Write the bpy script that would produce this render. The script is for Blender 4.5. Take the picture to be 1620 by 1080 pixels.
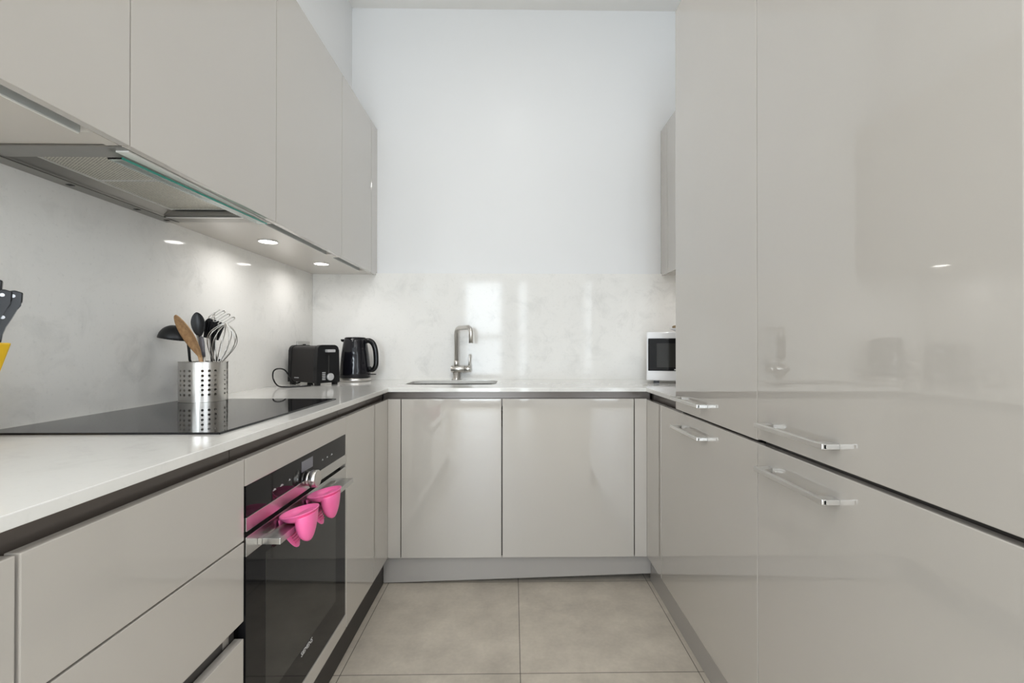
import bpy, bmesh, math, random
from mathutils import Vector, Matrix
PI = math.pi
random.seed(7)
S = bpy.context.scene
for _o in list(bpy.data.objects):
    bpy.data.objects.remove(_o)
COL = S.collection

# ------------------------------------------------------------------ camera
F_PX, CX, CY, YAW, PITCH, EYE = 710.0, 822.0, 545.0, 0.0145, 0.0045, 1.13
cam_d = bpy.data.cameras.new('camera')
cam_d.sensor_width = 36.0
cam_d.lens = F_PX / 1620.0 * 36.0
cam_d.shift_x = (810.0 - CX) / 1620.0
cam_d.shift_y = (CY - 540.0) / 1620.0
cam_d.clip_start = 0.02
cam = bpy.data.objects.new('camera', cam_d)
cam.location = (0, 0, EYE)
cam.rotation_euler = (PI / 2 + PITCH, 0, -YAW)
COL.objects.link(cam)
S.camera = cam

# ------------------------------------------------------------------ exposure, world, daylight
S.view_settings.view_transform = 'Standard'
S.view_settings.look = 'None'
S.view_settings.gamma = 1.0
S.view_settings.use_curve_mapping = False
S.view_settings.exposure = 0.03
S.cycles.max_bounces = 10
S.cycles.diffuse_bounces = 6
S.cycles.glossy_bounces = 5
S.cycles.transmission_bounces = 6
S.cycles.transparent_max_bounces = 8
S.cycles.caustics_reflective = False
S.cycles.caustics_refractive = False
S.cycles.sample_clamp_indirect = 6.0

world = bpy.data.worlds.new('sky')
S.world = world
world.use_nodes = True
wn = world.node_tree
wn.nodes['Background'].inputs['Color'].default_value = (0.82, 0.91, 1.0, 1)
wn.nodes['Background'].inputs['Strength'].default_value = 3.0


def area(name, loc, rot, sx, sy, power, color=(1, 1, 1), spread=PI, shape='RECTANGLE'):
    d = bpy.data.lights.new(name, 'AREA')
    d.shape = shape
    d.size = sx
    d.size_y = sy
    d.energy = power
    d.color = color
    d.spread = spread
    o = bpy.data.objects.new(name, d)
    o.location = loc
    o.rotation_euler = rot
    COL.objects.link(o)
    return o


# room dimensions
WL, WR, WB = -1.21, 1.255, 2.70          # kitchen left wall, right wall, back wall (inner faces)
SPL = -1.19                              # face of the left splashback
RX0, RX1, RY0, RY1 = -2.5, 3.1, -4.3, -0.35   # the room behind the camera
CEIL = 3.163
# windows in the front wall (x0, x1, z0, z1)
WINS = [(-1.05, -0.20, 0.08, 2.55), (0.08, 0.34, 0.08, 2.55), (1.42, 1.66, 2.05, 2.50)]
for (a, b, c, d) in WINS:
    k = 1.0 if b - a > .5 else 0.45
    m = max(c, 1.36)
    area('window_daylight', ((a + b) / 2, RY0 + 0.07, (m + d) / 2), (PI / 2, 0, 0),
         b - a - 0.10, d - m - 0.08, 52.0 * k * (b - a) * (d - m), (0.82, 0.92, 1.0))
    if m > c:      # the lower sash looks out on darker ground
        area('window_daylight', ((a + b) / 2, RY0 + 0.07, (m + c) / 2), (PI / 2, 0, 0),
             b - a - 0.10, m - c - 0.08, 42.0 * k * (b - a) * (m - c), (0.82, 0.92, 1.0))
# unseen side windows of the room behind, added for soft fill light (y0, y1, z0, z1)
SIDE = [(-3.7, -1.0, 0.3, 3.0)]
for (a, b, c, d) in SIDE:
    for sx, xx in ((1, RX0 + .08), (-1, RX1 - .08)):
        area('side_fill_light', (xx, (a + b) / 2, (c + d) / 2), (0, -sx * PI / 2, 0),
             d - c - .1, b - a - .1, 72.0, (0.87, 0.94, 1.0))
LAMPS = [(0.02, 1.25), (0.02, -0.45), (-1.2, -2.3), (0.3, -2.3), (1.8, -2.3)]  # unseen ceiling lamps, added to brighten the kitchen and the room behind

# ------------------------------------------------------------------ materials
MAT = {}


def new_mat(name):
    m = bpy.data.materials.new(name)
    m.use_nodes = True
    MAT[name] = m
    return m, m.node_tree, m.node_tree.nodes['Principled BSDF']


def setp(b, **k):
    for key, v in k.items():
        key = key.replace('_', ' ')
        if key in b.inputs:
            b.inputs[key].default_value = v


def simple(name, col, rough=0.5, metal=0.0, coat=0.0, coat_rough=0.03, var=0.03, scale=18.0, bump=0.0, stretch=None, **k):
    """procedural: a base colour carrying a faint noise variation"""
    m, nt, b = new_mat(name)
    N, L = nt.nodes, nt.links
    tc = N.new('ShaderNodeTexCoord')
    mp = N.new('ShaderNodeMapping')
    if stretch:
        mp.inputs['Scale'].default_value = stretch
    no = N.new('ShaderNodeTexNoise')
    no.inputs['Scale'].default_value = scale
    no.inputs['Detail'].default_value = 3
    L.new(tc.outputs['Object'], mp.inputs['Vector'])
    L.new(mp.outputs['Vector'], no.inputs['Vector'])
    mr = N.new('ShaderNodeMapRange')
    mr.inputs['To Min'].default_value = 1 - var
    mr.inputs['To Max'].default_value = 1 + var
    L.new(no.outputs['Fac'], mr.inputs['Value'])
    vm = N.new('ShaderNodeVectorMath')
    vm.operation = 'SCALE'
    vm.inputs[0].default_value = col[:3]
    L.new(mr.outputs['Result'], vm.inputs['Scale'])
    L.new(vm.outputs['Vector'], b.inputs['Base Color'])
    setp(b, Roughness=rough, Metallic=metal)
    b.inputs['Coat Weight'].default_value = coat
    b.inputs['Coat Roughness'].default_value = coat_rough
    for kk, v in k.items():
        b.inputs[kk.replace('_', ' ')].default_value = v
    if bump:
        bp = N.new('ShaderNodeBump')
        bp.inputs['Strength'].default_value = bump
        bp.inputs['Distance'].default_value = 0.002
        L.new(no.outputs['Fac'], bp.inputs['Height'])
        L.new(bp.outputs['Normal'], b.inputs['Normal'])
    return m


simple('lacquer', (0.485, 0.455, 0.416), 0.05, 0, 1.0, 0.01, 0.010, 6.0)
simple('lacquer_edge', (0.395, 0.368, 0.335), 0.35, 0, 1.0, 0.05, 0.01, 6.0)
simple('plinth', (0.36, 0.34, 0.32), 0.3, 0, 0.6, 0.08, 0.02, 6.0)
simple('carcass', (0.045, 0.04, 0.036), 0.45, 0, 0.2, 0.1, 0.02)  # near black: the shade of the door gaps is put into the colour
simple('under_panel', (0.56, 0.52, 0.47), 0.3, 0, 0.7, 0.05, 0.01)
simple('rail', (0.14, 0.118, 0.103), 0.25, 0.2, 0, 0, 0.03, 4.0)
simple('wall_paint', (0.785, 0.79, 0.795), 0.55, 0, 0.12, 0.25, 0.012, 2.0)
simple('ceiling_paint', (0.88, 0.87, 0.85), 0.7, 0, 0, 0, 0.01, 2.0)
simple('steel', (0.62, 0.60, 0.57), 0.28, 1.0, 0, 0, 0.06, 30.0, stretch=(1, 1, 30))
simple('steel_h', (0.60, 0.595, 0.58), 0.26, 1.0, 0, 0, 0.05, 30.0, stretch=(30, 1, 30))
simple('sink_steel', (0.62, 0.62, 0.58), 0.35, 1.0, 0, 0, 0.03, 30.0)
simple('handle_metal', (0.80, 0.79, 0.77), 0.34, 1.0, 0, 0, 0.02, 30.0)
simple('hood_steel', (0.36, 0.35, 0.33), 0.33, 1.0, 0, 0, 0.08, 25.0)
simple('frosted', (0.82, 0.82, 0.80), 0.3, 0, 0.3, 0.1, 0.05, 60.0)
simple('plinth_shadow', (0.03, 0.026, 0.023), 0.5)  # dark copy of the plinth colour, holding the shade below the left run
simple('alu', (0.55, 0.57, 0.57), 0.45, 0.3, 0, 0, 0.02, 30.0)
simple('bright_edge', (0.8, 0.8, 0.78), 0.3, 0.6, 0, 0, 0.02, 30.0)
simple('hob_glass', (0.012, 0.012, 0.013), 0.03, 0, 0, 0.01, 0.02, 8.0, IOR=1.33, Specular_IOR_Level=0.4)
simple('black_glass', (0.008, 0.008, 0.009), 0.04, 0, 0, 0.02, 0.02, 8.0, Specular_IOR_Level=0.2)
simple('oven_window', (0.028, 0.028, 0.026), 0.05, 0, 0, 0.02, 0.25, 3.0, Specular_IOR_Level=0.32)
simple('black_gap', (0.01, 0.01, 0.01), 0.6)
simple('black_plastic', (0.007, 0.007, 0.008), 0.2, 0, 0, 0.05, 0.05, Specular_IOR_Level=0.32)
simple('matte_black', (0.014, 0.014, 0.015), 0.4, 0, 0, 0.2, 0.08, Specular_IOR_Level=0.35)
simple('dark_panel', (0.016, 0.014, 0.014), 0.35, 0, 0, 0.2, 0.08, Specular_IOR_Level=0.3)
simple('grey_plastic', (0.18, 0.18, 0.21), 0.35, 0, 0.3, 0.1, 0.05)
simple('silver_plastic', (0.55, 0.55, 0.56), 0.3, 0.4, 0, 0, 0.04)
simple('white_plastic', (0.82, 0.82, 0.83), 0.25, 0, 0.5, 0.05, 0.01)
simple('white_print', (0.75, 0.75, 0.75), 0.5)
simple('grey_print', (0.45, 0.45, 0.45), 0.5)
simple('pink_silicone', (0.95, 0.17, 0.42), 0.42, 0, 0.15, 0.3, 0.04, 20.0, Subsurface_Weight=0.12, Subsurface_Scale=0.01)
simple('pink_rib', (0.88, 0.08, 0.32), 0.45, 0, 0.1, 0.3, 0.04, 20.0)
simple('yellow_plastic', (0.80, 0.50, 0.03), 0.3, 0, 0.4, 0.1, 0.04)
simple('socket_plate', (0.55, 0.54, 0.52), 0.3, 0.9, 0, 0, 0.03)
simple('ceramic', (0.80, 0.80, 0.82), 0.15, 0, 0.6, 0.03, 0.01)
simple('food_brown', (0.22, 0.16, 0.085), 0.6, 0, 0, 0, 0.3, 60.0)
simple('food_green', (0.20, 0.22, 0.07), 0.6, 0, 0, 0, 0.3, 60.0)
simple('lamp_ring', (0.8, 0.8, 0.8), 0.3, 0.6, 0, 0, 0.01)

# wood
m, nt, b = new_mat('wood')
N, L = nt.nodes, nt.links
tc = N.new('ShaderNodeTexCoord'); mp = N.new('ShaderNodeMapping'); mp.inputs['Scale'].default_value = (60, 60, 8)
no = N.new('ShaderNodeTexNoise'); no.inputs['Scale'].default_value = 2.0; no.inputs['Detail'].default_value = 5
cr = N.new('ShaderNodeValToRGB')
cr.color_ramp.elements[0].position = 0.3; cr.color_ramp.elements[0].color = (0.42, 0.23, 0.11, 1)
cr.color_ramp.elements[1].position = 0.75; cr.color_ramp.elements[1].color = (0.66, 0.42, 0.22, 1)
L.new(tc.outputs['Object'], mp.inputs['Vector']); L.new(mp.outputs['Vector'], no.inputs['Vector'])
L.new(no.outputs['Fac'], cr.inputs['Fac']); L.new(cr.outputs['Color'], b.inputs['Base Color'])
setp(b, Roughness=0.5)


def quartz(name, light, dark, rough, coat, amount, spec_scale=9.0):
    m, nt, b = new_mat(name)
    N, L = nt.nodes, nt.links
    tc = N.new('ShaderNodeTexCoord')
    n1 = N.new('ShaderNodeTexNoise'); n1.inputs['Scale'].default_value = spec_scale
    n1.inputs['Detail'].default_value = 8; n1.inputs['Roughness'].default_value = 0.68; n1.inputs['Distortion'].default_value = 0.6
    n2 = N.new('ShaderNodeTexNoise'); n2.inputs['Scale'].default_value = 95.0; n2.inputs['Detail'].default_value = 4
    n3 = N.new('ShaderNodeTexNoise'); n3.inputs['Scale'].default_value = 2.2; n3.inputs['Detail'].default_value = 4
    for n in (n1, n2, n3):
        L.new(tc.outputs['Object'], n.inputs['Vector'])
    r1 = N.new('ShaderNodeMapRange'); r1.inputs['From Min'].default_value = 0.50; r1.inputs['From Max'].default_value = 0.74
    L.new(n1.outputs['Fac'], r1.inputs['Value'])
    r2 = N.new('ShaderNodeMapRange'); r2.inputs['From Min'].default_value = 0.60; r2.inputs['From Max'].default_value = 0.78
    L.new(n2.outputs['Fac'], r2.inputs['Value'])
    r3 = N.new('ShaderNodeMapRange'); r3.inputs['From Min'].default_value = 0.35; r3.inputs['From Max'].default_value = 0.7
    L.new(n3.outputs['Fac'], r3.inputs['Value'])
    a = N.new('ShaderNodeMath'); a.operation = 'MULTIPLY'; L.new(r1.outputs[0], a.inputs[0]); L.new(r3.outputs[0], a.inputs[1])
    c = N.new('ShaderNodeMath'); c.operation = 'MULTIPLY_ADD'; c.inputs[1].default_value = 0.35
    L.new(r2.outputs[0], c.inputs[0]); L.new(a.outputs[0], c.inputs[2])
    e = N.new('ShaderNodeMath'); e.operation = 'MULTIPLY'; e.inputs[1].default_value = amount; e.use_clamp = True
    L.new(c.outputs[0], e.inputs[0])
    mx = N.new('ShaderNodeMix'); mx.data_type = 'RGBA'
    mx.inputs[6].default_value = (*light, 1); mx.inputs[7].default_value = (*dark, 1)
    L.new(e.outputs[0], mx.inputs[0]); L.new(mx.outputs[2], b.inputs['Base Color'])
    setp(b, Roughness=rough)
    b.inputs['Coat Weight'].default_value = coat
    b.inputs['Coat Roughness'].default_value = 0.05
    b.inputs['Specular IOR Level'].default_value = 0.17
    return m


quartz('quartz_splash', (0.84, 0.83, 0.805), (0.48, 0.48, 0.465), 0.07, 0.0, 0.6)
quartz('quartz_top', (0.76, 0.75, 0.72), (0.55, 0.54, 0.52), 0.16, 0.6, 0.5, 14.0)

# floor tiles: joints at x = 0.025 + 0.62 k, y = 1.557 + 0.605 k
m, nt, b = new_mat('floor_tile')
N, L = nt.nodes, nt.links
tc = N.new('ShaderNodeTexCoord'); sp = N.new('ShaderNodeSeparateXYZ')
L.new(tc.outputs['Object'], sp.inputs[0])


def math_node(op, a=None, bv=None, va=None, vb=None, vc=None, clamp=False):
    n = N.new('ShaderNodeMath'); n.operation = op; n.use_clamp = clamp
    if a is not None: L.new(a, n.inputs[0])
    if bv is not None: L.new(bv, n.inputs[1])
    if va is not None: n.inputs[0].default_value = va
    if vb is not None: n.inputs[1].default_value = vb
    if vc is not None: n.inputs[2].default_value = vc
    return n.outputs[0]


def joint(out, off, size, half):
    t = math_node('SUBTRACT', out, vb=off)
    t = math_node('DIVIDE', t, vb=size)
    t = math_node('FRACT', math_node('ADD', t, vb=50.5))
    t = math_node('ABSOLUTE', math_node('SUBTRACT', t, vb=0.5))
    t = math_node('MULTIPLY', t, vb=size)
    return math_node('LESS_THAN', t, vb=half)


jx = joint(sp.outputs[0], 0.025, 0.62, 0.0014)
jy = joint(sp.outputs[1], 1.557, 0.605, 0.0014)
jj = math_node('MAXIMUM', jx, jy)
n1 = N.new('ShaderNodeTexNoise'); n1.inputs['Scale'].default_value = 5.5; n1.inputs['Detail'].default_value = 7; n1.inputs['Roughness'].default_value = 0.62
n2 = N.new('ShaderNodeTexNoise'); n2.inputs['Scale'].default_value = 70; n2.inputs['Detail'].default_value = 4
L.new(tc.outputs['Object'], n1.inputs['Vector']); L.new(tc.outputs['Object'], n2.inputs['Vector'])
s2 = math_node('MULTIPLY', n2.outputs['Fac'], vb=0.22)
s3 = math_node('ADD', n1.outputs['Fac'], s2)
cr = N.new('ShaderNodeValToRGB')
cr.color_ramp.elements[0].position = 0.42; cr.color_ramp.elements[0].color = (0.44, 0.395, 0.335, 1)
cr.color_ramp.elements[1].position = 0.82; cr.color_ramp.elements[1].color = (0.62, 0.56, 0.475, 1)
L.new(s3, cr.inputs['Fac'])
mx = N.new('ShaderNodeMix'); mx.data_type = 'RGBA'
L.new(jj, mx.inputs[0]); L.new(cr.outputs['Color'], mx.inputs[6]); mx.inputs[7].default_value = (0.10, 0.088, 0.07, 1)
L.new(mx.outputs[2], b.inputs['Base Color'])
setp(b, Roughness=0.42)
bp = N.new('ShaderNodeBump'); bp.inputs['Strength'].default_value = 0.15; bp.inputs['Distance'].default_value = 0.001
L.new(n2.outputs['Fac'], bp.inputs['Height']); L.new(bp.outputs['Normal'], b.inputs['Normal'])

# kettle: glossy black with a dimpled (hammered) skin
m, nt, b = new_mat('dimpled_black')
N, L = nt.nodes, nt.links
tc = N.new('ShaderNodeTexCoord'); vo = N.new('ShaderNodeTexVoronoi'); vo.inputs['Scale'].default_value = 34.0
vo.feature = 'SMOOTH_F1'; vo.inputs['Randomness'].default_value = 0.35
bp = N.new('ShaderNodeBump'); bp.inputs['Strength'].default_value = 0.5; bp.inputs['Distance'].default_value = 0.004
L.new(tc.outputs['Object'], vo.inputs['Vector']); L.new(vo.outputs['Distance'], bp.inputs['Height'])
L.new(bp.outputs['Normal'], b.inputs['Normal'])
setp(b, Roughness=0.12); b.inputs['Base Color'].default_value = (0.006, 0.006, 0.009, 1)
b.inputs['Specular IOR Level'].default_value = 0.4

# hood filter: fine metal mesh
m, nt, b = new_mat('filter_mesh')
N, L = nt.nodes, nt.links
tc = N.new('ShaderNodeTexCoord'); vo = N.new('ShaderNodeTexVoronoi'); vo.inputs['Scale'].default_value = 190.0
vo.inputs['Randomness'].default_value = 0.1
mpp = N.new('ShaderNodeMapping'); mpp.inputs['Rotation'].default_value = (0, 0, 0.6)
L.new(tc.outputs['Object'], mpp.inputs['Vector']); L.new(mpp.outputs['Vector'], vo.inputs['Vector'])
cr = N.new('ShaderNodeValToRGB')
cr.color_ramp.elements[0].position = 0.25; cr.color_ramp.elements[0].color = (0.16, 0.15, 0.13, 1)
cr.color_ramp.elements[1].position = 0.55; cr.color_ramp.elements[1].color = (0.72, 0.70, 0.62, 1)
L.new(vo.outputs['Distance'], cr.inputs['Fac']); L.new(cr.outputs['Color'], b.inputs['Base Color'])
setp(b, Roughness=0.4, Metallic=0.7)

# glass
for nm, colr in (('pane_glass', (1, 1, 1, 1)), ('visor_glass', (0.80, 0.95, 0.91, 1))):
    m, nt, b = new_mat(nm)
    b.inputs['Base Color'].default_value = colr
    b.inputs['Transmission Weight'].default_value = 1.0
    setp(b, Roughness=0.02, IOR=1.45)
simple('glass_edge', (0.03, 0.28, 0.22), 0.15, 0, 0.5, 0.05, 0.05, 40)


def emis(name, col, s):
    m, nt, b = new_mat(name)
    b.inputs['Base Color'].default_value = (*col, 1)
    b.inputs['Emission Color'].default_value = (*col, 1)
    b.inputs['Emission Strength'].default_value = s


emis('lamp_glow', (1.0, 0.96, 0.90), 9.0)
emis('added_lamp_glow', (1.0, 0.97, 0.93), 4.0)

# ------------------------------------------------------------------ mesh helpers


class MB:
    def __init__(s):
        s.bm = bmesh.new()

    def _merge(s, t):
        me = bpy.data.meshes.new('tmp')
        t.to_mesh(me); t.free()
        s.bm.from_mesh(me)
        bpy.data.meshes.remove(me)

    def box(s, x0, x1, y0, y1, z0, z1, bev=0.0, M=None):
        t = bmesh.new()
        bmesh.ops.create_cube(t, size=1.0)
        for v in t.verts:
            v.co = Vector((x0 + (v.co.x + .5) * (x1 - x0), y0 + (v.co.y + .5) * (y1 - y0), z0 + (v.co.z + .5) * (z1 - z0)))
        if bev > 0:
            bmesh.ops.bevel(t, geom=t.edges[:], offset=bev, segments=2, affect='EDGES', profile=0.6)
        if M is not None:
            bmesh.ops.transform(t, matrix=M, verts=t.verts)
        bmesh.ops.recalc_face_normals(t, faces=t.faces)
        s._merge(t)
        return s

    def prism(s, pts, axis, a, b, bev=0.0, M=None, smooth=False):
        """pts: closed 2-D outline; extruded along axis from a to b. axis x: pts=(y,z); y: (x,z); z: (x,y)"""
        t = bmesh.new()

        def P(p, h):
            return {'x': (h, p[0], p[1]), 'y': (p[0], h, p[1]), 'z': (p[0], p[1], h)}[axis]
        lo = [t.verts.new(P(p, a)) for p in pts]
        hi = [t.verts.new(P(p, b)) for p in pts]
        n = len(pts)
        t.faces.new(lo); t.faces.new(hi[::-1])
        for i in range(n):
            f = t.faces.new((lo[i], hi[i], hi[(i + 1) % n], lo[(i + 1) % n]))
            f.smooth = smooth
        if bev > 0:
            bmesh.ops.bevel(t, geom=t.edges[:], offset=bev, segments=2, affect='EDGES', profile=0.6)
        if M is not None:
            bmesh.ops.transform(t, matrix=M, verts=t.verts)
        bmesh.ops.recalc_face_normals(t, faces=t.faces)
        s._merge(t)
        return s

    def rings(s, rings, close=True, cap0=True, cap1=True, smooth=True, M=None):
        t = bmesh.new()
        R = [[t.verts.new(p) for p in r] for r in rings]
        n = len(R[0])
        for a, b in zip(R, R[1:]):
            for i in range(n if close else n - 1):
                j = (i + 1) % n
                try:
                    f = t.faces.new((a[i], a[j], b[j], b[i])); f.smooth = smooth
                except ValueError:
                    pass
        if cap0: t.faces.new(R[0][::-1])
        if cap1: t.faces.new(R[-1])
        if M is not None:
            bmesh.ops.transform(t, matrix=M, verts=t.verts)
        bmesh.ops.recalc_face_normals(t, faces=t.faces)
        s._merge(t)
        return s

    def lathe(s, prof, c=(0, 0, 0), seg=40, M=None, sx=1.0, sy=1.0, cap0=True, cap1=True):
        rr = []
        for r, z in prof:
            r = max(r, 1e-5)
            rr.append([(c[0] + sx * r * math.cos(2 * PI * i / seg), c[1] + sy * r * math.sin(2 * PI * i / seg), c[2] + z) for i in range(seg)])
        return s.rings(rr, cap0=cap0, cap1=cap1, M=M)

    def tube(s, pts, r, seg=12, flat=1.0, closed=False, up=None, cap=True, M=None):
        """tube along points; r number or list; flat squashes the section along its second axis"""
        P = [Vector(p) for p in pts]
        n = len(P)
        rs = r if isinstance(r, (list, tuple)) else [r] * n
        u = None
        rr = []
        for i in range(n):
            if closed:
                d = (P[(i + 1) % n] - P[(i - 1) % n]).normalized()
            else:
                d = ((P[min(i + 1, n - 1)] - P[max(i - 1, 0)])).normalized()
            if u is None:
                ref = Vector(up) if up else (Vector((0, 0, 1)) if abs(d.z) < 0.9 else Vector((1, 0, 0)))
                u = (ref - d * ref.dot(d)).normalized()
            else:
                u = (u - d * u.dot(d)).normalized()
            w = d.cross(u)
            rr.append([tuple(P[i] + (u * math.cos(2 * PI * k / seg) + w * math.sin(2 * PI * k / seg) * flat) * rs[i]) for k in range(seg)])
        if closed:
            rr.append(rr[0])
            return s.rings(rr, cap0=False, cap1=False, M=M)
        return s.rings(rr, cap0=cap, cap1=cap, M=M)

    def cyl(s, p0, p1, r, seg=32, bev=0.0, r1=None):
        p0, p1 = Vector(p0), Vector(p1)
        d = (p1 - p0); Ln = d.length
        q = Vector((0, 0, 1)).rotation_difference(d.normalized()).to_matrix().to_4x4()
        M = Matrix.Translation(p0) @ q
        r1 = r if r1 is None else r1
        prof = [(r, 0), (r1, Ln)] if not bev else [(r - bev, 0), (r, bev), (r1, Ln - bev), (r1 - bev, Ln)]
        t = MB(); t.lathe(prof, seg=seg)
        bmesh.ops.transform(t.bm, matrix=M, verts=t.bm.verts)
        for f in t.bm.faces:
            if len(f.verts) > 4: f.smooth = False
        s._merge(t.bm)
        return s

    def ball(s, c, rx, ry=None, rz=None, seg=24, M=None):
        ry = ry or rx; rz = rz or rx
        t = bmesh.new()
        bmesh.ops.create_uvsphere(t, u_segments=seg, v_segments=seg // 2, radius=1)
        for v in t.verts:
            v.co = Vector((c[0] + v.co.x * rx, c[1] + v.co.y * ry, c[2] + v.co.z * rz))
        for f in t.faces: f.smooth = True
        if M is not None:
            bmesh.ops.transform(t, matrix=M, verts=t.verts)
        s._merge(t)
        return s

    def obj(s, name, mat, parent=None, label=None, kind=None):
        me = bpy.data.meshes.new(name)
        off = parent_loc(parent)
        if off.length > 0:
            bmesh.ops.translate(s.bm, vec=-off, verts=s.bm.verts)
        s.bm.to_mesh(me); s.bm.free()
        me.materials.append(MAT[mat])
        o = bpy.data.objects.new(name, me)
        COL.objects.link(o)
        if parent: o.parent = parent
        if label: o['label'] = label
        if kind: o['kind'] = kind
        return o


def parent_loc(p):
    v = Vector((0, 0, 0))
    while p is not None:
        v += p.location
        p = p.parent
    return v


def B(*a, **k):
    return MB().box(*a, **k)


def thing(name, loc, label, cat, group=None):
    o = bpy.data.objects.new(name, None)
    o.empty_display_size = 0.05
    o.location = loc
    o['label'] = label; o['category'] = cat
    if group: o['group'] = group
    COL.objects.link(o)
    return o


def tag(o, label, cat, group=None):
    o['label'] = label; o['category'] = cat
    if group: o['group'] = group
    return o


def text_part(name, body, mat, parent, size, M, ext=0.0002, label=None):
    c = bpy.data.curves.new(name, 'FONT')
    c.body = body; c.size = size; c.extrude = ext
    c.align_x = 'CENTER'; c.align_y = 'CENTER'
    t = bpy.data.objects.new('tmp_text', c)
    COL.objects.link(t)
    bpy.context.view_layer.update()
    me = bpy.data.meshes.new_from_object(t.evaluated_get(bpy.context.evaluated_depsgraph_get()))
    bpy.data.objects.remove(t)
    me.name = name
    me.transform(Matrix.Translation(-parent_loc(parent)) @ M)
    me.materials.clear(); me.materials.append(MAT[mat])
    o = bpy.data.objects.new(name, me)
    COL.objects.link(o); o.parent = parent
    if label: o['label'] = label
    return o


def on_x(x, y, z):       # text plane whose normal is +X, reading along +Y... seen from the corridor
    return Matrix.Translation((x, y, z)) @ Matrix(((0, 0, 1, 0), (1, 0, 0, 0), (0, 1, 0, 0), (0, 0, 0, 1)))


def on_y(x, y, z, rz=0):  # text plane whose normal is -Y
    return Matrix.Translation((x, y, z)) @ Matrix.Rotation(rz, 4, 'Z') @ Matrix.Rotation(PI / 2, 4, 'X')


# ------------------------------------------------------------------ the room
B(RX0 - .1, RX1 + .1, RY0 - .1, WB + .1, -0.1, 0).obj('floor', 'floor_tile', kind='structure')
B(RX0 - .1, RX1 + .1, RY0 - .1, WB + .1, CEIL, CEIL + .1).obj('ceiling', 'ceiling_paint', kind='structure')
B(WL - .1, WR + .1, WB, WB + .1, 0, CEIL).obj('wall_back', 'wall_paint', kind='structure')
w = MB()
w.box(WL - .1, WL, RY1, WB, 0, CEIL)
w.obj('wall_left', 'wall_paint', kind='structure')
B(WL, -0.966, RY1, WB, 2.445, CEIL).obj('trim_1', 'wall_paint', kind='structure')   # boxing over the wall units
B(RX0, WL - .1, RY1, RY1 + .1, 0, CEIL).obj('wall_mouth_left', 'wall_paint', kind='structure')
B(WR + .1, RX1, RY1, RY1 + .1, 0, CEIL).obj('wall_mouth_right', 'wall_paint', kind='structure')
B(WR, WR + .1, RY1, WB, 0, CEIL).obj('wall_right', 'wall_paint', kind='structure')
for nm, xa, xf in (('wall_room_left', RX0 - .1, RX0), ('wall_room_right', RX1, RX1 + .1)):
    w = MB()
    (a, b_, c, d) = SIDE[0]
    w.box(xa, xf, RY0, a, 0, CEIL).box(xa, xf, b_, RY1 + .1, 0, CEIL).box(xa, xf, a, b_, 0, c).box(xa, xf, a, b_, d, CEIL)
    w.obj(nm, 'wall_paint', kind='structure')
w = MB()
xs = sorted(WINS)
px = RX0
for (a, b_, z0, z1) in xs:
    w.box(px, a, RY0 - .1, RY0, 0, CEIL).box(a, b_, RY0 - .1, RY0, 0, z0).box(a, b_, RY0 - .1, RY0, z1, CEIL)
    px = b_
w.box(px, RX1, RY0 - .1, RY0, 0, CEIL)
w.obj('wall_front', 'wall_paint', kind='structure')
for i, (a, b_, c, d) in enumerate(xs):
    f = MB()
    f.box(a, a + .05, RY0 - .08, RY0 + .09, c, d).box(b_ - .05, b_, RY0 - .08, RY0 + .09, c, d)
    f.box(a, b_, RY0 - .08, RY0 + .09, c, c + .05).box(a, b_, RY0 - .08, RY0 + .09, d - .05, d)
    f.box(a, b_, RY0 - .05, RY0 + .10, (c + d) / 2 - .03, (c + d) / 2 + .03)
    fo = f.obj('window_%d' % (i + 1), 'white_plastic', kind='structure')
    B(a + .05, b_ - .05, RY0 - .02, RY0 - .01, c + .05, d - .05).obj('glass_pane', 'pane_glass', fo)
for i, xx in enumerate((RX0, RX1)):
    (a, b_, c, d) = SIDE[0]
    f = MB()
    f.box(xx - .09, xx + .09, a, a + .05, c, d).box(xx - .09, xx + .09, b_ - .05, b_, c, d).box(xx - .09, xx + .09, (a + b_) / 2 - .03, (a + b_) / 2 + .03, c, d)
    f.box(xx - .09, xx + .09, a, b_, c, c + .05).box(xx - .09, xx + .09, a, b_, d - .05, d)
    fo = f.obj('window_%d' % (i + 4), 'white_plastic', kind='structure')  # frame of an added side window, there for the fill light
    B(xx - .01, xx, a + .05, b_ - .05, c + .05, d - .05).obj('glass_pane', 'pane_glass', fo)
for i, (x, y) in enumerate(LAMPS):
    t = thing('added_downlight', (x, y, CEIL), 'added round white recessed ceiling downlight, out of view, over the %s' %
              ['kitchen aisle, nearer the sink', 'kitchen aisle entrance', 'room behind, left', 'room behind, middle', 'room behind, right'][i], 'ceiling light',
              'added downlights in the ceiling')
    MB().lathe([(.075, -.012), (.09, -.010), (.095, 0), (.075, 0)], (x, y, CEIL), cap0=False, cap1=False).obj('rim', 'lamp_ring', t)
    MB().cyl((x, y, CEIL - .006), (x, y, CEIL - .001), .074).obj('diffuser', 'added_lamp_glow', t)
    area('added_fill_beam', (x, y, CEIL - .015), (0, 0, 0), .14, .14, (5.5, 10.0, 14.0, 14.0, 14.0)[i], (1, .98, .955), shape='DISK')

# ------------------------------------------------------------------ worktop and splashbacks
WT0, WT1 = 0.917, 0.936
SX0, SX1, SY0, SY1, SR = -0.562, -0.088, 2.305, 2.595, 0.06


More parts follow.
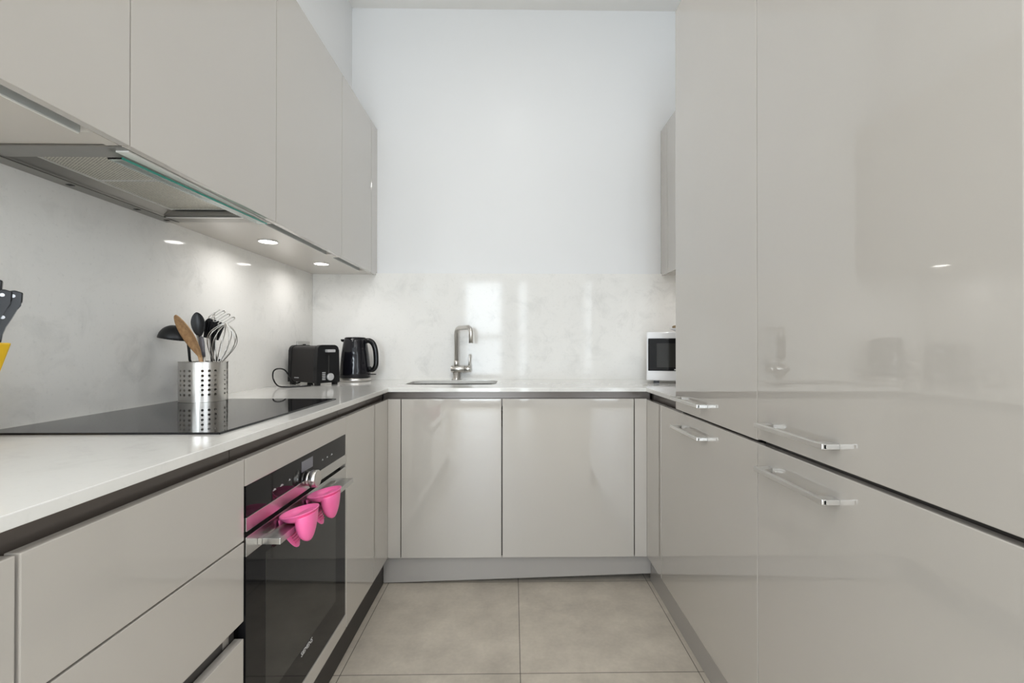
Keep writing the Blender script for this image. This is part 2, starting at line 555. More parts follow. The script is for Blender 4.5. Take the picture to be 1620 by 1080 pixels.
def rrect(x0, x1, y0, y1, r, n=8):
    pts = []
    for cx, cy, a0 in ((x1 - r, y1 - r, 0), (x0 + r, y1 - r, 90), (x0 + r, y0 + r, 180), (x1 - r, y0 + r, 270)):
        for k in range(n + 1):
            a = math.radians(a0 + 90 * k / n)
            pts.append((cx + r * math.cos(a), cy + r * math.sin(a)))
    return pts


XL, XR, YB = -0.589, 0.634, 2.12          # door planes
outer = [(WL + .001, -0.15), (XL + .004, -0.15), (XL + .004, YB - .004), (XR - .004, YB - .004), (XR - .004, 1.745), (WR - .001, 1.745), (WR - .001, WB - .001), (WL + .001, WB - .001)]
inner = rrect(SX0, SX1, SY0, SY1, SR)
t = bmesh.new()


def loop(pts, z):
    vs = [t.verts.new((p[0], p[1], z)) for p in pts]
    es = [t.edges.new((vs[i], vs[(i + 1) % len(vs)])) for i in range(len(vs))]
    return vs, es


vo_, eo = loop(outer, WT1)
vi_, ei = loop(inner, WT1)
bmesh.ops.triangle_fill(t, edges=eo + ei, use_beauty=True, use_dissolve=False)
top_faces = t.faces[:]
ret = bmesh.ops.extrude_face_region(t, geom=top_faces)
bmesh.ops.translate(t, vec=(0, 0, WT0 - WT1), verts=[v for v in ret['geom'] if isinstance(v, bmesh.types.BMVert)])
bmesh.ops.recalc_face_normals(t, faces=t.faces)
wt = MB(); wt._merge(t)
wt = wt.obj('worktop', 'quartz_top')
bv = wt.modifiers.new('edge', 'BEVEL'); bv.width = 0.0015; bv.segments = 2; bv.limit_method = 'ANGLE'
tag(wt, 'long pale quartz worktop running round the three sides of the kitchen', 'worktop')

SPT = 1.5565
tag(B(WL + .001, SPL, -0.15, WB - .02, WT1, SPT + .03).obj('splashback', 'quartz_splash'), 'tall pale mottled quartz splashback behind the hob on the left wall', 'splashback')
tag(B(WL, WR, WB - .019, WB - .001, WT1, SPT + .01).obj('splashback', 'quartz_splash'), 'wide pale glossy quartz splashback behind the tap on the far wall', 'splashback')
tag(B(WR - .018, WR - .001, 1.75, WB - .02, WT1, SPT + .03).obj('splashback', 'quartz_splash'), 'short quartz splashback beside the microwave, mostly hidden by the tall cabinets', 'splashback')

# sink
t_ = thing('sink', (-0.325, 2.45, 0.76), 'undermounted stainless steel sink set in the worktop below the tap', 'sink')
rr = []
for z, g, r in ((WT0 - .0005, -.003, SR), (WT0 - .02, .0, SR), (0.80, .006, SR), (0.775, .02, SR), (0.768, .05, SR + .01)):
    rr.append([(x, y, z) for x, y in rrect(SX0 + g, SX1 - g, SY0 + g, SY1 - g, r)])
o = MB().rings(rr, cap0=False, cap1=True).obj('basin', 'sink_steel', t_)
sm = o.modifiers.new('thickness', 'SOLIDIFY'); sm.thickness = 0.001; sm.offset = 1
MB().cyl((-.325, 2.45, .768), (-.325, 2.45, .772), .04, bev=.001).obj('drain', 'handle_metal', t_)

# ------------------------------------------------------------------ cabinets
DT = 0.02       # door thickness
GAPB = 0.0015


def door_x(name, parent, side, y0, y1, z0, z1, plane=None, label=None):
    """a front on a cabinet whose face looks along x; side -1 left run, +1 right run"""
    if side < 0:
        X = XL if plane is None else plane
        return B(X - DT, X, y0 + GAPB, y1 - GAPB, z0, z1, bev=.0016).obj(name, 'lacquer', parent, label)
    X = XR if plane is None else plane
    return B(X, X + DT, y0 + GAPB, y1 - GAPB, z0, z1, bev=.0016).obj(name, 'lacquer', parent, label)


ZB, ZT = 0.137, 0.883
SW = -1.208


def left_base(name, y0, y1, label, cat='cabinet'):
    r = thing(name, (-.9, (y0 + y1) / 2, 0), label, cat)
    c = MB()
    c.box(SW, XL - DT - .002, y0 + .001, y1 - .001, ZB, ZT - .035)
    c.box(SW, XL - .075, y0 + .001, y1 - .001, ZT - .036, .9155)
    c.obj('carcass', 'carcass', r)
    rl = MB()
    rl.box(XL - .040, XL - .034, y0 + .001, y1 - .001, ZT - .034, .9165)
    rl.box(XL - .04, XL - DT - .001, y0 + .001, y1 - .001, ZT - .034, ZT - .028)
    rl.obj('recessed_rail', 'rail', r)
    return r


r = left_base('base_cabinet', -0.14, 0.5425, 'nearest grey base cabinet on the left, cut off by the photo edge')
door_x('door', r, -1, -0.14, 0.5425, ZB, ZT)
r = left_base('drawer_cabinet', 0.5445, 0.9945, 'three-drawer glossy grey base cabinet on the left before the oven', 'cabinet')
door_x('drawer_front', r, -1, 0.5445, 0.9945, .7055, ZT)
door_x('drawer_front', r, -1, 0.5445, 0.9945, .530, .7015)
door_x('drawer_front', r, -1, 0.5445, 0.9945, ZB, .492)
mr_ = MB().box(XL - .030, XL - .024, .548, .991, .47, .545)
mr_.obj('recessed_rail', 'rail', r)
B(XL - .0235, XL - .0215, .955, .975, .492, .53).obj('drawer_runner', 'steel', r)

# oven housing
OY0, OY1 = 0.9985, 1.5965
r = thing('oven_housing', (-.9, 1.2975, 0), 'glossy grey housing cabinet framing the built-in oven below the hob', 'cabinet')
c = MB()
c.box(SW, XL - .06, OY0 - .002, OY0 + .012, ZB, .9155)
c.box(SW, XL - .06, OY1 - .012, OY1 + .002, ZB, .9155)
c.box(SW, XL - .06, OY0 + .012, OY1 - .012, ZB, ZB + .016)
c.obj('carcass', 'carcass', r)
door_x('top_fascia', r, -1, OY0 - .002, OY1 + .002, .8225, ZT)
door_x('bottom_fascia', r, -1, OY0 - .002, OY1 + .002, ZB, .186)
B(XL - DT, XL - .001, OY1 - .005, OY1 + .001, .186, .8225).obj('side_strip', 'lacquer', r)
rl = MB()
rl.box(XL - .040, XL - .034, OY0 - .002, OY1 + .002, ZT - .034, .9165)
rl.box(XL - .04, XL - DT - .001, OY0 - .002, OY1 + .002, ZT - .034, ZT - .028)
rl.obj('recessed_rail', 'rail', r)

# oven
r = thing('built_in_oven', (-.9, 1.295, .155), 'built-in black glass oven with steel trim in the left run', 'oven')
oy0, oy1 = OY0 + .003, OY1 - .0065
B(SW + .02, XL - DT, oy0 + .015, oy1 - .015, .158, .818).obj('body', 'black_gap', r)
cp = B(XL - .018, XL - .001, oy0, oy1, .752, .8215, bev=.001).obj('control_panel', 'black_glass', r)
B(XL - .018, XL, oy0, oy1, .7205, .7515, bev=.001).obj('steel_strip', 'steel_h', r, label='brushed steel strip below the control panel')
d = B(XL - .018, XL - .001, oy0, oy1, .190, .665, bev=.001).obj('door', 'black_glass', r)
B(XL - .018, XL, oy0, oy1, .6655, .709, bev=.001).obj('door_trim', 'steel_h', d, label='brushed steel band at top of the door')
B(XL - .002, XL - .0006, oy0 + .08, oy1 - .085, .285, .640, bev=.0004).obj('door_window', 'oven_window', d)
kb = MB()
KY, KZ = 1.297, .752
kb.cyl((XL - .001, KY, KZ), (XL + .010, KY, KZ), .020, seg=48)
kb.cyl((XL + .010, KY, KZ), (XL + .030, KY, KZ), .0245, seg=48, bev=.002)
kb.obj('knob', 'steel', r)
B(XL - .0008, XL - .0004, 1.262, 1.332, .778, .808).obj('display', 'grey_plastic', r)
for (yy, zz, ww) in ((1.12, .776, .014), (1.155, .776, .016), (1.195, .778, .008), (1.40, .779, .008), (1.435, .779, .008), (1.47, .779, .012)):
    tp = MB().box(XL - .0009, XL - .0003, yy - ww / 2, yy + ww / 2, zz - .001, zz + .001)
    tp.box(XL - .0009, XL - .0003, yy - ww / 4, yy + ww / 4, zz + .001, zz + .0035)
    tp.obj('touch_symbol', 'grey_print', r)

text_part('brand_lettering', 'SIEMENS', 'white_print', r, .019, on_x(XL + .0002, 1.295, .272))
h = MB()
h.box(-.578, -.537, 1.045, 1.52, .6735, .6885, bev=.0012)
h.obj('handle', 'steel_h', r)
B(-.5885, -.5785, 1.045, 1.075, .674, .688).obj('handle_mount', 'steel_h', r)
B(-.5885, -.5785, 1.49, 1.52, .674, .688).obj('handle_mount', 'steel_h', r)

r = left_base('base_cabinet', 1.5995, 1.9125, 'narrow grey handleless base cabinet right after the oven')
door_x('door', r, -1, 1.5995, 1.9125, ZB, ZT)
B(XL - DT, XL, 1.916, YB + .02, ZB, ZT, bev=.001).obj('filler_panel', 'lacquer', r)
MB().box(XL - .04, XL - .034, 1.914, YB + .034, ZT - .034, .9165).obj('recessed_rail', 'rail', r)

# back run: sink cabinet and fillers
r = thing('sink_cabinet', (0.0, 2.4, 0), 'wide two-door glossy grey cabinet under the sink on the far wall', 'cabinet')
c = MB()
c.box(-.53, .577, YB + DT + .002, WB - .02, ZB, .75)
c.box(-.53, -.50, YB + .075, WB - .02, .75, .915)
c.box(.55, .577, YB + .075, WB - .02, .75, .915)
c.obj('carcass', 'carcass', r)
for (a, b_) in ((-.5255, -.0550), (-.0500, .5720)):
    B(a, b_, YB, YB + DT, ZB, ZT, bev=.0016).obj('door', 'lacquer', r)
rl = MB()
rl.box(-.62, .66, YB + .034, YB + .040, ZT - .034, .9165)
rl.box(-.62, .66, YB + DT + .001, YB + .04, ZT - .034, ZT - .028)
rl.obj('recessed_rail', 'rail', r)
B(XL + .0005, -.5295, YB, YB + DT, ZB, ZT, bev=.001).obj('filler_panel', 'lacquer', r)
B(.5765, XR - .0005, YB, YB + DT, ZB, ZT, bev=.001).obj('filler_panel', 'lacquer', r)

# plinths
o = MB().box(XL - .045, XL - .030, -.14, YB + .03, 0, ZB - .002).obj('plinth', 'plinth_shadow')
tag(o, 'long recessed plinth under the left cabinets and oven, shade put into its colour', 'plinth')
o = MB().prism([(XL - .029, .004), (XR + .029, .040), (XR + .029, ZB - .002), (XL - .029, ZB - .002)], 'y', YB + .035, YB + .050).obj('plinth', 'plinth')
tag(o, 'crooked grey plinth under the sink cabinet, lifted off the floor on its right', 'plinth')
o = MB().box(XR + .030, XR + .045, .545, YB + .05, 0, ZB - .002).obj('plinth', 'plinth')
tag(o, 'long grey plinth under the right cabinets', 'plinth')


# handles
def bar_handle(parent, y0, y1, z):
    h = MB()
    xt = XR - .036
    h.box(xt, xt + .010, y0, y1, z - .0055, z + .0055, bev=.0015)
    h.prism([(xt + .004, y0), (xt + .004, y0 + .034), (XR, y0 + .022), (XR, y0)], 'z', z - .0055, z + .0045, bev=.0008)
    h.prism([(xt + .004, y1), (xt + .004, y1 - .034), (XR, y1 - .022), (XR, y1)], 'z', z - .0055, z + .0045, bev=.0008)
    return h.obj('handle', 'handle_metal', parent)


# right run
r = thing('base_cabinet', (.93, 1.53, 0), 'grey base cabinet with a metal bar handle under the right worktop and far tall cabinet', 'cabinet')
B(XR + DT + .002, WR - .02, 1.160, 2.12, ZB, .876).obj('carcass', 'carcass', r)
rl = MB()
rl.box(XR + .034, XR + .040, 1.747, YB + .034, ZT - .0065, .9165)
rl.obj('recessed_rail', 'rail', r)
d = door_x('door', r, 1, 1.157, 1.9145, ZB, .8795)
bar_handle(d, 1.455, 1.705, .828)
B(XR, XR + DT, 1.9165, YB + .02, ZB, .8795, bev=.001).obj('filler_panel', 'lacquer', r)

r = thing('tall_cabinet', (.93, 1.45, .884), 'tall glossy grey cabinet beside the microwave, standing on the right base cabinet', 'tall cabinet')
B(XR + DT + .002, WR - .02, 1.160, 1.742, .884, 2.435).obj('carcass', 'lacquer', r)
d = door_x('door', r, 1, 1.157, 1.7435, .8875, 2.4395)
bar_handle(d, 1.455, 1.705, .935)

r = thing('tall_cabinet', (.93, .85, 0), 'nearest tall glossy grey cabinet with two bar handles on the right', 'tall cabinet')
B(XR + DT + .002, WR - .02, .548, 1.155, ZB, 2.435).obj('carcass', 'carcass', r)
d = door_x('upper_door', r, 1, .5455, 1.157, .8915, 2.4395)
bar_handle(d, .862, 1.108, .936)
d = door_x('lower_door', r, 1, .5455, 1.157, ZB, .8795)
bar_handle(d, .862, 1.112, .828)
B(XR + .001, WR - .02, .515, .5425, 0, 2.4395, bev=.001).obj('end_panel', 'lacquer', r)

# ------------------------------------------------------------------ wall cabinets
XW, UZ0, UZ1 = -.815, 1.5565, 2.432


def wall_unit(y0, y1, label, grip=True, panel=True):
    r = thing('wall_cabinet', (-1.0, (y0 + y1) / 2, UZ0), label, 'wall cabinet')
    zb = UZ0 + (0.004 if panel else .09)
    B(SPL + .0005, XW - DT - .03, y0 + .0005, y1 - .0005, zb, UZ1 - .003).obj('carcass', 'under_panel', r)
    B(XW - DT - .0285, XW - DT - .002, y0 + .0005, y1 - .0005, UZ0 + .022, UZ1 - .003).obj('front_frame', 'lacquer_edge', r)
    B(XW - DT, XW, y0 + GAPB, y1 - GAPB, UZ0, UZ1, bev=.0012).obj('door', 'lacquer', r)
    if grip:
        g = MB()
        g.box(XW - DT - .030, XW - DT - .0285, y0 + .02, y1 - .06, UZ0 + .0005, UZ0 + .022)
        g.box(XW - DT - .0285, XW - DT - .0015, y0 + .02, y1 - .06, UZ0 + .019, UZ0 + .0215)
        g.obj('grip_profile', 'alu', r)
        B(XW - DT - .030, XW - DT - .0025, y1 - .0598, y1 - .0005, UZ0 + .001, UZ0 + .0215).obj('front_rail', 'under_panel', r)
        B(XW - DT - .030, XW - DT - .0025, y0 + .0005, y0 + .0198, UZ0 + .001, UZ0 + .0215).obj('front_rail', 'under_panel', r)
        B(XW - DT - .0335, XW - DT - .0305, y0 + .02, y1 - .06, UZ0 - .0015, UZ0 + .004).obj('lip_highlight', 'frosted', r)  # white strip painting the highlight along the grip profile's lip
    return r


wall_unit(.364, .9655, 'nearest glossy grey wall cabinet, top left of the photo')
hood_cab = wall_unit(.9655, 1.5545, 'glossy grey wall cabinet holding the cooker hood', grip=False, panel=False)
wall_unit(1.5545, 2.1465, 'glossy grey wall cabinet directly right of the hood cabinet')
nu = wall_unit(2.1465, 2.5905, 'narrow grey wall cabinet nearest the far wall on the left')
B(XW - DT, XW, 2.5925, WB - .001, UZ0, UZ1, bev=.001).obj('filler_panel', 'lacquer', nu)
B(SPL + .0005, XW - DT - .0005, 2.5915, WB - .02, UZ0 + .004, UZ0 + .02).obj('filler_underside', 'under_panel', nu)

# right wall cabinet
XWR = .893
r = thing('wall_cabinet', (1.08, 2.35, UZ0), 'grey wall cabinet above the microwave, mostly behind the tall cabinets', 'wall cabinet')
B(XWR + DT + .002, WR - .018, 2.10, 2.578, UZ0 + .004, UZ1 - .003).obj('carcass', 'under_panel', r)
B(XWR, XWR + DT, 2.1015, 2.5785, UZ0, UZ1, bev=.0012).obj('door', 'lacquer', r)
B(XWR, XWR + DT, 2.5815, WB - .001, UZ0, UZ1, bev=.001).obj('filler_panel', 'lacquer', r)
B(XWR + DT + .0005, WR - .018, 2.5805, WB - .02, UZ0 + .004, UZ0 + .02).obj('filler_underside', 'under_panel', r)

# under-cabinet spotlights
for i, (x, y, lab) in enumerate(((-1.0, 1.845, 'glowing round spotlight under the wall cabinets, the one nearer the hood'),
                                 (-.992, 2.335, 'glowing round spotlight under the narrow far wall cabinet'),
                                 (1.07, 2.335, 'round spotlight under the right wall cabinet above the microwave'))):
    t_ = thing('under_cabinet_light', (x, y, UZ0 + .004), lab, 'spotlight', 'spotlights under the wall cabinets')
    MB().lathe([(.034, -.0045), (.037, -.004), (.038, 0), (.034, 0)], (x, y, UZ0 + .004), cap0=False, cap1=False).obj('rim', 'lamp_ring', t_)
    MB().cyl((x, y, UZ0 + .0005), (x, y, UZ0 + .0035), .034).obj('diffuser', 'lamp_glow', t_)
    area('spot_beam', (x, y, UZ0 - .002), (0, 0, 0), .06, .06, .72, (1, .975, .945), spread=math.radians(165), shape='DISK')

# ------------------------------------------------------------------ cooker hood
r = thing('cooker_hood', (-1.0, 1.26, UZ0), 'built-in steel cooker hood with mesh filters and glass visor under the wall cabinet', 'cooker hood')
hy0, hy1 = .9665, 1.5535
hz = UZ0
f = MB()
# rim frame around the recess
f.box(SPL + .001, -1.150, hy0, hy1, hz - .001, hz + .004)
f.box(-1.150, -.897, hy0, 1.022, hz, hz + .004)
f.box(-1.150, -.897, 1.492, hy1, hz, hz + .004)
f.box(-.897, XW - DT - .001, hy0, hy1, hz, hz + .004)
f.obj('frame', 'hood_steel', r)
f = MB()
f.prism([(-1.151, hz + .0005), (-1.151, hz + .003), (-1.112, hz + .024), (-1.112, hz + .0215)], 'y', 1.020, 1.4915)
f.box(-1.15, -.897, 1.4835, 1.4915, hz + .004, hz + .03)
f.box(-1.15, -.897, 1.020, 1.024, hz + .004, hz + .03)
f.box(-.897, -.894, 1.020, 1.4915, hz + .004, hz + .03)
f.obj('inner_skirt', 'hood_steel', r)
B(-1.145, -.895, 1.4925, 1.500, hz - .0014, hz + .0005).obj('lip', 'bright_edge', r)
B(SPL + .003, XW - DT - .033, hy0, hy1, hz + .032, hz + .088).obj('body', 'black_gap', r)
for (a, b_) in ((1.026, 1.218), (1.221, 1.473)):
    fo = B(-1.110, -.899, a, b_, hz + .020, hz + .024).obj('filter', 'filter_mesh', r)
    e = MB()
    e.box(-1.1125, -1.1075, a, b_, hz + .017, hz + .022)
    e.box(-1.11, -.90, a, a + .002, hz + .0185, hz + .022).box(-1.11, -.90, b_ - .002, b_, hz + .0185, hz + .022)
    e.obj('filter_frame', 'bright_edge', fo)
e = MB()
for yy in (1.0, 1.19, 1.40, 1.52):
    e.box(-1.172, -1.158, yy, yy + .012, hz - .0022, hz - .0008)
e.box(-1.145, -1.1435, hy0, hy1, hz - .0016, hz - .0008)
e.obj('clip', 'black_gap', r)
# pull-down visor: glass sheet with green edge, carried by a bright steel strip
vp_ = MB().prism([(-.897, 1.004), (-.866, 1.004), (-.836, hy1 - .02), (-.862, hy1 - .02)], 'z', hz - .012, hz - .008)
g = vp_.obj('glass_visor', 'visor_glass', r)
MB().prism([(-.8662, 1.004), (-.8645, 1.004), (-.8345, hy1 - .02), (-.8362, hy1 - .02)], 'z', hz - .0125, hz - .0075).obj('glass_edge', 'glass_edge', g)
MB().prism([(-.905, 1.03), (-.893, 1.03), (-.865, hy1 - .03), (-.875, hy1 - .03)], 'z', hz - .007, hz - .001).obj('visor_carrier', 'hood_steel', r)
MB().prism([(-.864, hy0 + .02), (XW - DT - .001, hy0 + .02), (XW - DT - .001, hy1 - .03), (-.8385, hy1 - .03)], 'z', hz - .0035, hz - .0003).obj('front_strip', 'frosted', r, label='white strip behind the cabinet door')

# ------------------------------------------------------------------ hob
r = thing('induction_hob', (-.92, 1.34, WT1), 'flat black glass hob lying in the left worktop', 'hob')
B(-1.178, -.649, 1.003, 1.652, WT1, WT1 + .0045, bev=.001).obj('glass_top', 'hob_glass', r)
e = MB()
e.box(-1.180, -.647, 1.0015, 1.0032, WT1, WT1 + .0035).box(-.6492, -.6475, 1.0015, 1.6535, WT1, WT1 + .0035)
e.obj('edge_trim', 'black_plastic', r)
HT = WT1 + .0045

# ------------------------------------------------------------------ tap
r = thing('kitchen_tap', (-.335, 2.645, WT1), 'brushed steel square-necked mixer tap behind the sink', 'tap')
tx, ty = -.333, 2.640
MB().lathe([(.027, 0), (.027, .004), (.0215, .007), (.0205, .045)], (tx, ty, WT1)).obj('base', 'steel', r)
zb = WT1 + .063
MB().cyl((tx - .030, ty, zb), (tx + .048, ty, zb), .0205, bev=.001).cyl((tx + .050, ty, zb), (tx + .084, ty, zb), .0195, bev=.001).obj('body', 'steel', r)
lv = MB().cyl((tx + .075, ty, zb + .015), (tx + .079, ty, zb + .085), .0055, seg=16, bev=.0008)
lv.obj('lever', 'steel', r)
ex, ey = -.234, 2.50
zt = 1.252
pts = [(tx, ty, zb + .018), (tx, ty, zt - .045)]
dv = Vector((ex - tx, ey - ty, 0)); Ld = dv.length; dv.normalize()
R_ = .036
for k in range(1, 9):
    a = k / 8 * PI / 2
    pts.append((tx + dv.x * R_ * (1 - math.cos(a)), ty + dv.y * R_ * (1 - math.cos(a)), zt - .013 - R_ + R_ * math.sin(a)))
for k in range(0, 9):
    a = k / 8 * PI / 2
    q = Ld - R_ + R_ * math.sin(a)
    pts.append((tx + dv.x * q, ty + dv.y * q, zt - .013 - R_ + R_ * math.cos(a)))
pts.append((ex, ey, 1.150))
MB().tube(pts, .0125, seg=20).obj('spout', 'steel', r)
MB().cyl((tx, ty, zb + .016), (tx, ty, zb + .050), .0145, seg=24, bev=.001).obj('collar', 'steel', r)

# ------------------------------------------------------------------ socket behind the toaster
r = thing('wall_socket', (SPL, 2.56, 1.12), 'brushed steel double wall socket on the left splashback behind the toaster', 'socket')
B(SPL, SPL + .006, 2.485, 2.632, 1.075, 1.160, bev=.001).obj('plate', 'socket_plate', r)
B(SPL + .006, SPL + .011, 2.545, 2.557, 1.125, 1.145, bev=.001).obj('switch', 'black_plastic', r)
B(SPL + .006, SPL + .011, 2.562, 2.574, 1.125, 1.145, bev=.001).obj('switch', 'black_plastic', r)

# ------------------------------------------------------------------ toaster
A = math.radians(58)
TM = Matrix.Translation((-.966, 2.222, WT1)) @ Matrix.Rotation(A, 4, 'Z')
# local: x along the control end (0..W), y along the long side (0..Lg), z up
TW, TL, TH = .134, .245, .203
r = thing('toaster', (-1.0, 2.36, WT1), 'black two-slice toaster in the corner beside the kettle', 'toaster')


def rounded_yz(x0, x1, z0, z1, rt, n=6, taper=.006):
    """outline of the toaster section (x,z): rounded shoulders, slightly tapering up"""
    pts = [(x0, z0), (x1, z0)]
    for k in range(n + 1):
        a = k / n * PI / 2
        pts.append((x1 - taper - rt + rt * math.cos(a), z1 - rt + rt * math.sin(a)))
    for k in range(n + 1):
        a = PI / 2 + k / n * PI / 2
        pts.append((x0 + taper + rt + rt * math.cos(a), z1 - rt + rt * math.sin(a)))
    return pts


o = MB().prism(rounded_yz(.002, TW - .002, .014, TH - .004, .022), 'y', .020, TL - .02, bev=.0015, M=TM).obj('body', 'dark_panel', r)
MB().prism(rounded_yz(0, TW, .012, TH, .026), 'y', 0, .032, bev=.004, M=TM).obj('front_end', 'black_plastic', r, label='glossy black control end')
MB().prism(rounded_yz(0, TW, .012, TH, .026), 'y', TL - .03, TL, bev=.004, M=TM).obj('rear_end', 'black_plastic', r)
s_ = MB()
s_.box(.030, .060, .045, TL - .045, TH - .006, TH - .0035, M=TM)
s_.box(TW - .060, TW - .030, .045, TL - .045, TH - .006, TH - .0035, M=TM)
s_.obj('slot', 'black_gap', r)
for (a, b_) in ((.018, .02), (TW - .018, .02), (.018, TL - .02), (TW - .018, TL - .02)):
    B(a - .010, a + .010, b_ - .012, b_ + .012, 0, .0155, bev=.002, M=TM).obj('foot', 'black_plastic', r)
B(TW / 2 - .003, TW / 2 + .003, -.0008, .004, .055, .150, M=TM).obj('lever_slot', 'black_gap', r)
B(TW / 2 - .020, TW / 2 + .026, -.020, .002, .166, .180, bev=.003, M=TM).obj('lever', 'silver_plastic', r)
dk = MB(); dk.cyl((0, 0, 0), (0, 0, .012), .0185, bev=.002)
bmesh.ops.transform(dk.bm, matrix=TM @ Matrix.Translation((TW / 2 + .006, .001, .042)) @ Matrix.Rotation(PI / 2, 4, 'X'), verts=dk.bm.verts)
dk.obj('dial', 'silver_plastic', r)
for k in range(5):
    B(.030, .048, -.003, .002, .028 + .0085 * k, .0325 + .0085 * k, bev=.0008, M=TM).obj('button', 'silver_plastic', r)
B(-.0006, .002, .150, .185, .034, .038, M=TM).obj('logo_plate', 'silver_plastic', r)
# cord
pe = TM @ Vector((.01, TL - .03, .006))
cpts = [(-.985, 2.20, .9405), (-1.02, 2.17, .9398), (-1.075, 2.14, .9398), (-1.115, 2.145, .945), (-1.150, 2.17, .975), (-1.165, 2.20, 1.010),
        (-1.155, 2.225, 1.022), (-1.135, 2.245, 1.015), (-1.125, 2.27, .985), (-1.12, 2.30, .952), (-1.118, 2.335, .942), (-1.11, 2.355, .944)]


def smooth_path(P, n=6):
    P = [Vector(p) for p in P]
    out = []
    for i in range(len(P) - 1):
        p0, p1, p2, p3 = P[max(i - 1, 0)], P[i], P[i + 1], P[min(i + 2, len(P) - 1)]
        for k in range(n):
            t = k / n
            out.append(0.5 * ((2 * p1) + (-p0 + p2) * t + (2 * p0 - 5 * p1 + 4 * p2 - p3) * t * t + (-p0 + 3 * p1 - 3 * p2 + p3) * t ** 3))
    out.append(P[-1])
    return out


MB().tube(smooth_path(cpts), .0034, seg=10).obj('cord', 'black_plastic', r)

# ------------------------------------------------------------------ kettle
kx, ky = -.890, 2.545
r = thing('kettle', (kx, ky, WT1), 'glossy black dimpled electric kettle on a steel base', 'kettle')
MB().lathe([(.078, 0), (.084, .002), (.084, .018), (.080, .020), (.02, .020)], (kx, ky, WT1), seg=56).obj('power_base', 'steel', r)
prof = [(.080, .0205), (.083, .024), (.0825, .05), (.0795, .10), (.074, .15), (.067, .20), (.0605, .232), (.0585, .237)]
MB().lathe(prof, (kx, ky, WT1), seg=64).obj('body', 'dimpled_black', r)
MB().lathe([(.0575, .2372), (.057, .243), (.050, .247), (.02, .248), (.0, .248)], (kx, ky, WT1), seg=48).obj('lid', 'black_plastic', r)
sp_ = MB()
rr = []
for q, wz, hw in ((.052, 0, .020), (.066, .004, .014), (.080, .008, .006)):
    rr.append([(kx - q, ky - hw, WT1 + .236), (kx - q, ky + hw, WT1 + .236), (kx - q + .0 + .001, ky + hw * .3, WT1 + .196 + q * .35), (kx - q + .001, ky - hw * .3, WT1 + .196 + q * .35)])
sp_.rings(rr, smooth=False)
sp_.obj('spout', 'black_plastic', r)
hp = smooth_path([(kx + .050, ky - .004, WT1 + .222), (kx + .078, ky - .006, WT1 + .228), (kx + .102, ky - .008, WT1 + .212), (kx + .116, ky - .010, WT1 + .175),
                  (kx + .120, ky - .010, WT1 + .125), (kx + .118, ky - .010, WT1 + .088), (kx + .106, ky - .008, WT1 + .068), (kx + .090, ky - .006, WT1 + .064), (kx + .079, ky - .004, WT1 + .076)], 5)
MB().tube(hp, [.015 - .003 * abs(i / (len(hp) - 1) - .2) for i in range(len(hp))], seg=16, flat=.8).obj('handle', 'black_plastic', r)
MB().box(kx + .078, kx + .118, ky - .012, ky + .004, WT1 + .036, WT1 + .042, bev=.002).obj('switch', 'black_plastic', r)
MB().tube(smooth_path([(kx - .083, ky, WT1 + .008), (kx - .11, ky - .01, WT1 + .006), (kx - .135, ky + .015, WT1 + .005), (kx - .16, ky + .07, WT1 + .0045)]), .0032, seg=8).obj('cord', 'black_plastic', r)

# ------------------------------------------------------------------ microwave
A2 = math.radians(-18)
MM = Matrix.Translation((.712, 2.385, WT1)) @ Matrix.Rotation(A2, 4, 'Z')
MW, MD, MZ0, MZ1 = .44, .235, .016, .272
r = thing('microwave', (.93, 2.45, WT1), 'white microwave oven with a black door in the right corner', 'microwave')
B(0, MW, .02, MD, MZ0, MZ1 - .004, bev=.004, M=MM).obj('casing', 'white_plastic', r)
B(0, MW, 0, .024, MZ0 - .002, MZ1, bev=.006, M=MM).obj('front_frame', 'white_plastic', r)
d = B(.008, .33, -.003, .004, .066, .238, bev=.003, M=MM).obj('door', 'black_glass', r)
B(.052, .29, -.0038, -.002, .085, .212, bev=.0005, M=MM).obj('door_window', 'oven_window', d)
B(.14, .20, -.0035, -.0025, .071, .0765, M=MM).obj('logo_plate', 'silver_plastic', d)
MB().prism([(.335, .066), (.43, .066), (.43, .238), (.335, .238)], 'y', -.002, .003, M=MM).obj('control_panel', 'black_glass', r)
for a, b_ in ((.05, .04), (.39, .04), (.05, .20), (.39, .20)):
    B(a - .015, a + .015, b_ - .015, b_ + .015, 0, MZ0 + .001, M=MM).obj('foot', 'black_plastic', r)
r = thing('serving_dish', (.975, 2.46, WT1 + MZ1), 'small white dish of dried food on top of the microwave', 'dish')
dz = WT1 + MZ1 - .0035
MB().lathe([(.04, 0), (.05, .001), (.075, .010), (.108, .024), (.110, .0255), (.107, .0265), (.074, .0135), (.05, .005), (.0, .005)], (.975, 2.46, dz), seg=48).obj('dish', 'ceramic', r)
rnd = random.Random(3)
for i in range(8):
    a = i * 2.4 + 3.3; q = .03 + .045 * (i % 3) / 2
    tag(MB().ball((.975 + q * math.cos(a), 2.46 + q * math.sin(a), dz + .027 + .004 * (i % 3)), .020, .013, .010, seg=12).obj('dried_fruit', 'food_brown' if i % 3 else 'food_green'),
        'small brown dried piece piled in the white dish' if i % 3 else 'small olive green dried piece piled in the white dish', 'food', 'brown dried pieces in the dish' if i % 3 else 'green dried pieces in the dish')

# ------------------------------------------------------------------ utensil holder
hx, hy, hr, hh = -1.090, 1.598, .0725, .137
r = thing('utensil_holder', (hx, hy, HT), 'perforated round steel utensil holder standing at the far end of the hob', 'utensil holder')
t = bmesh.new()
NC = 24


def hp_(a, z, rad=hr):
    return (hx + rad * math.cos(a), hy + rad * math.sin(a), z)


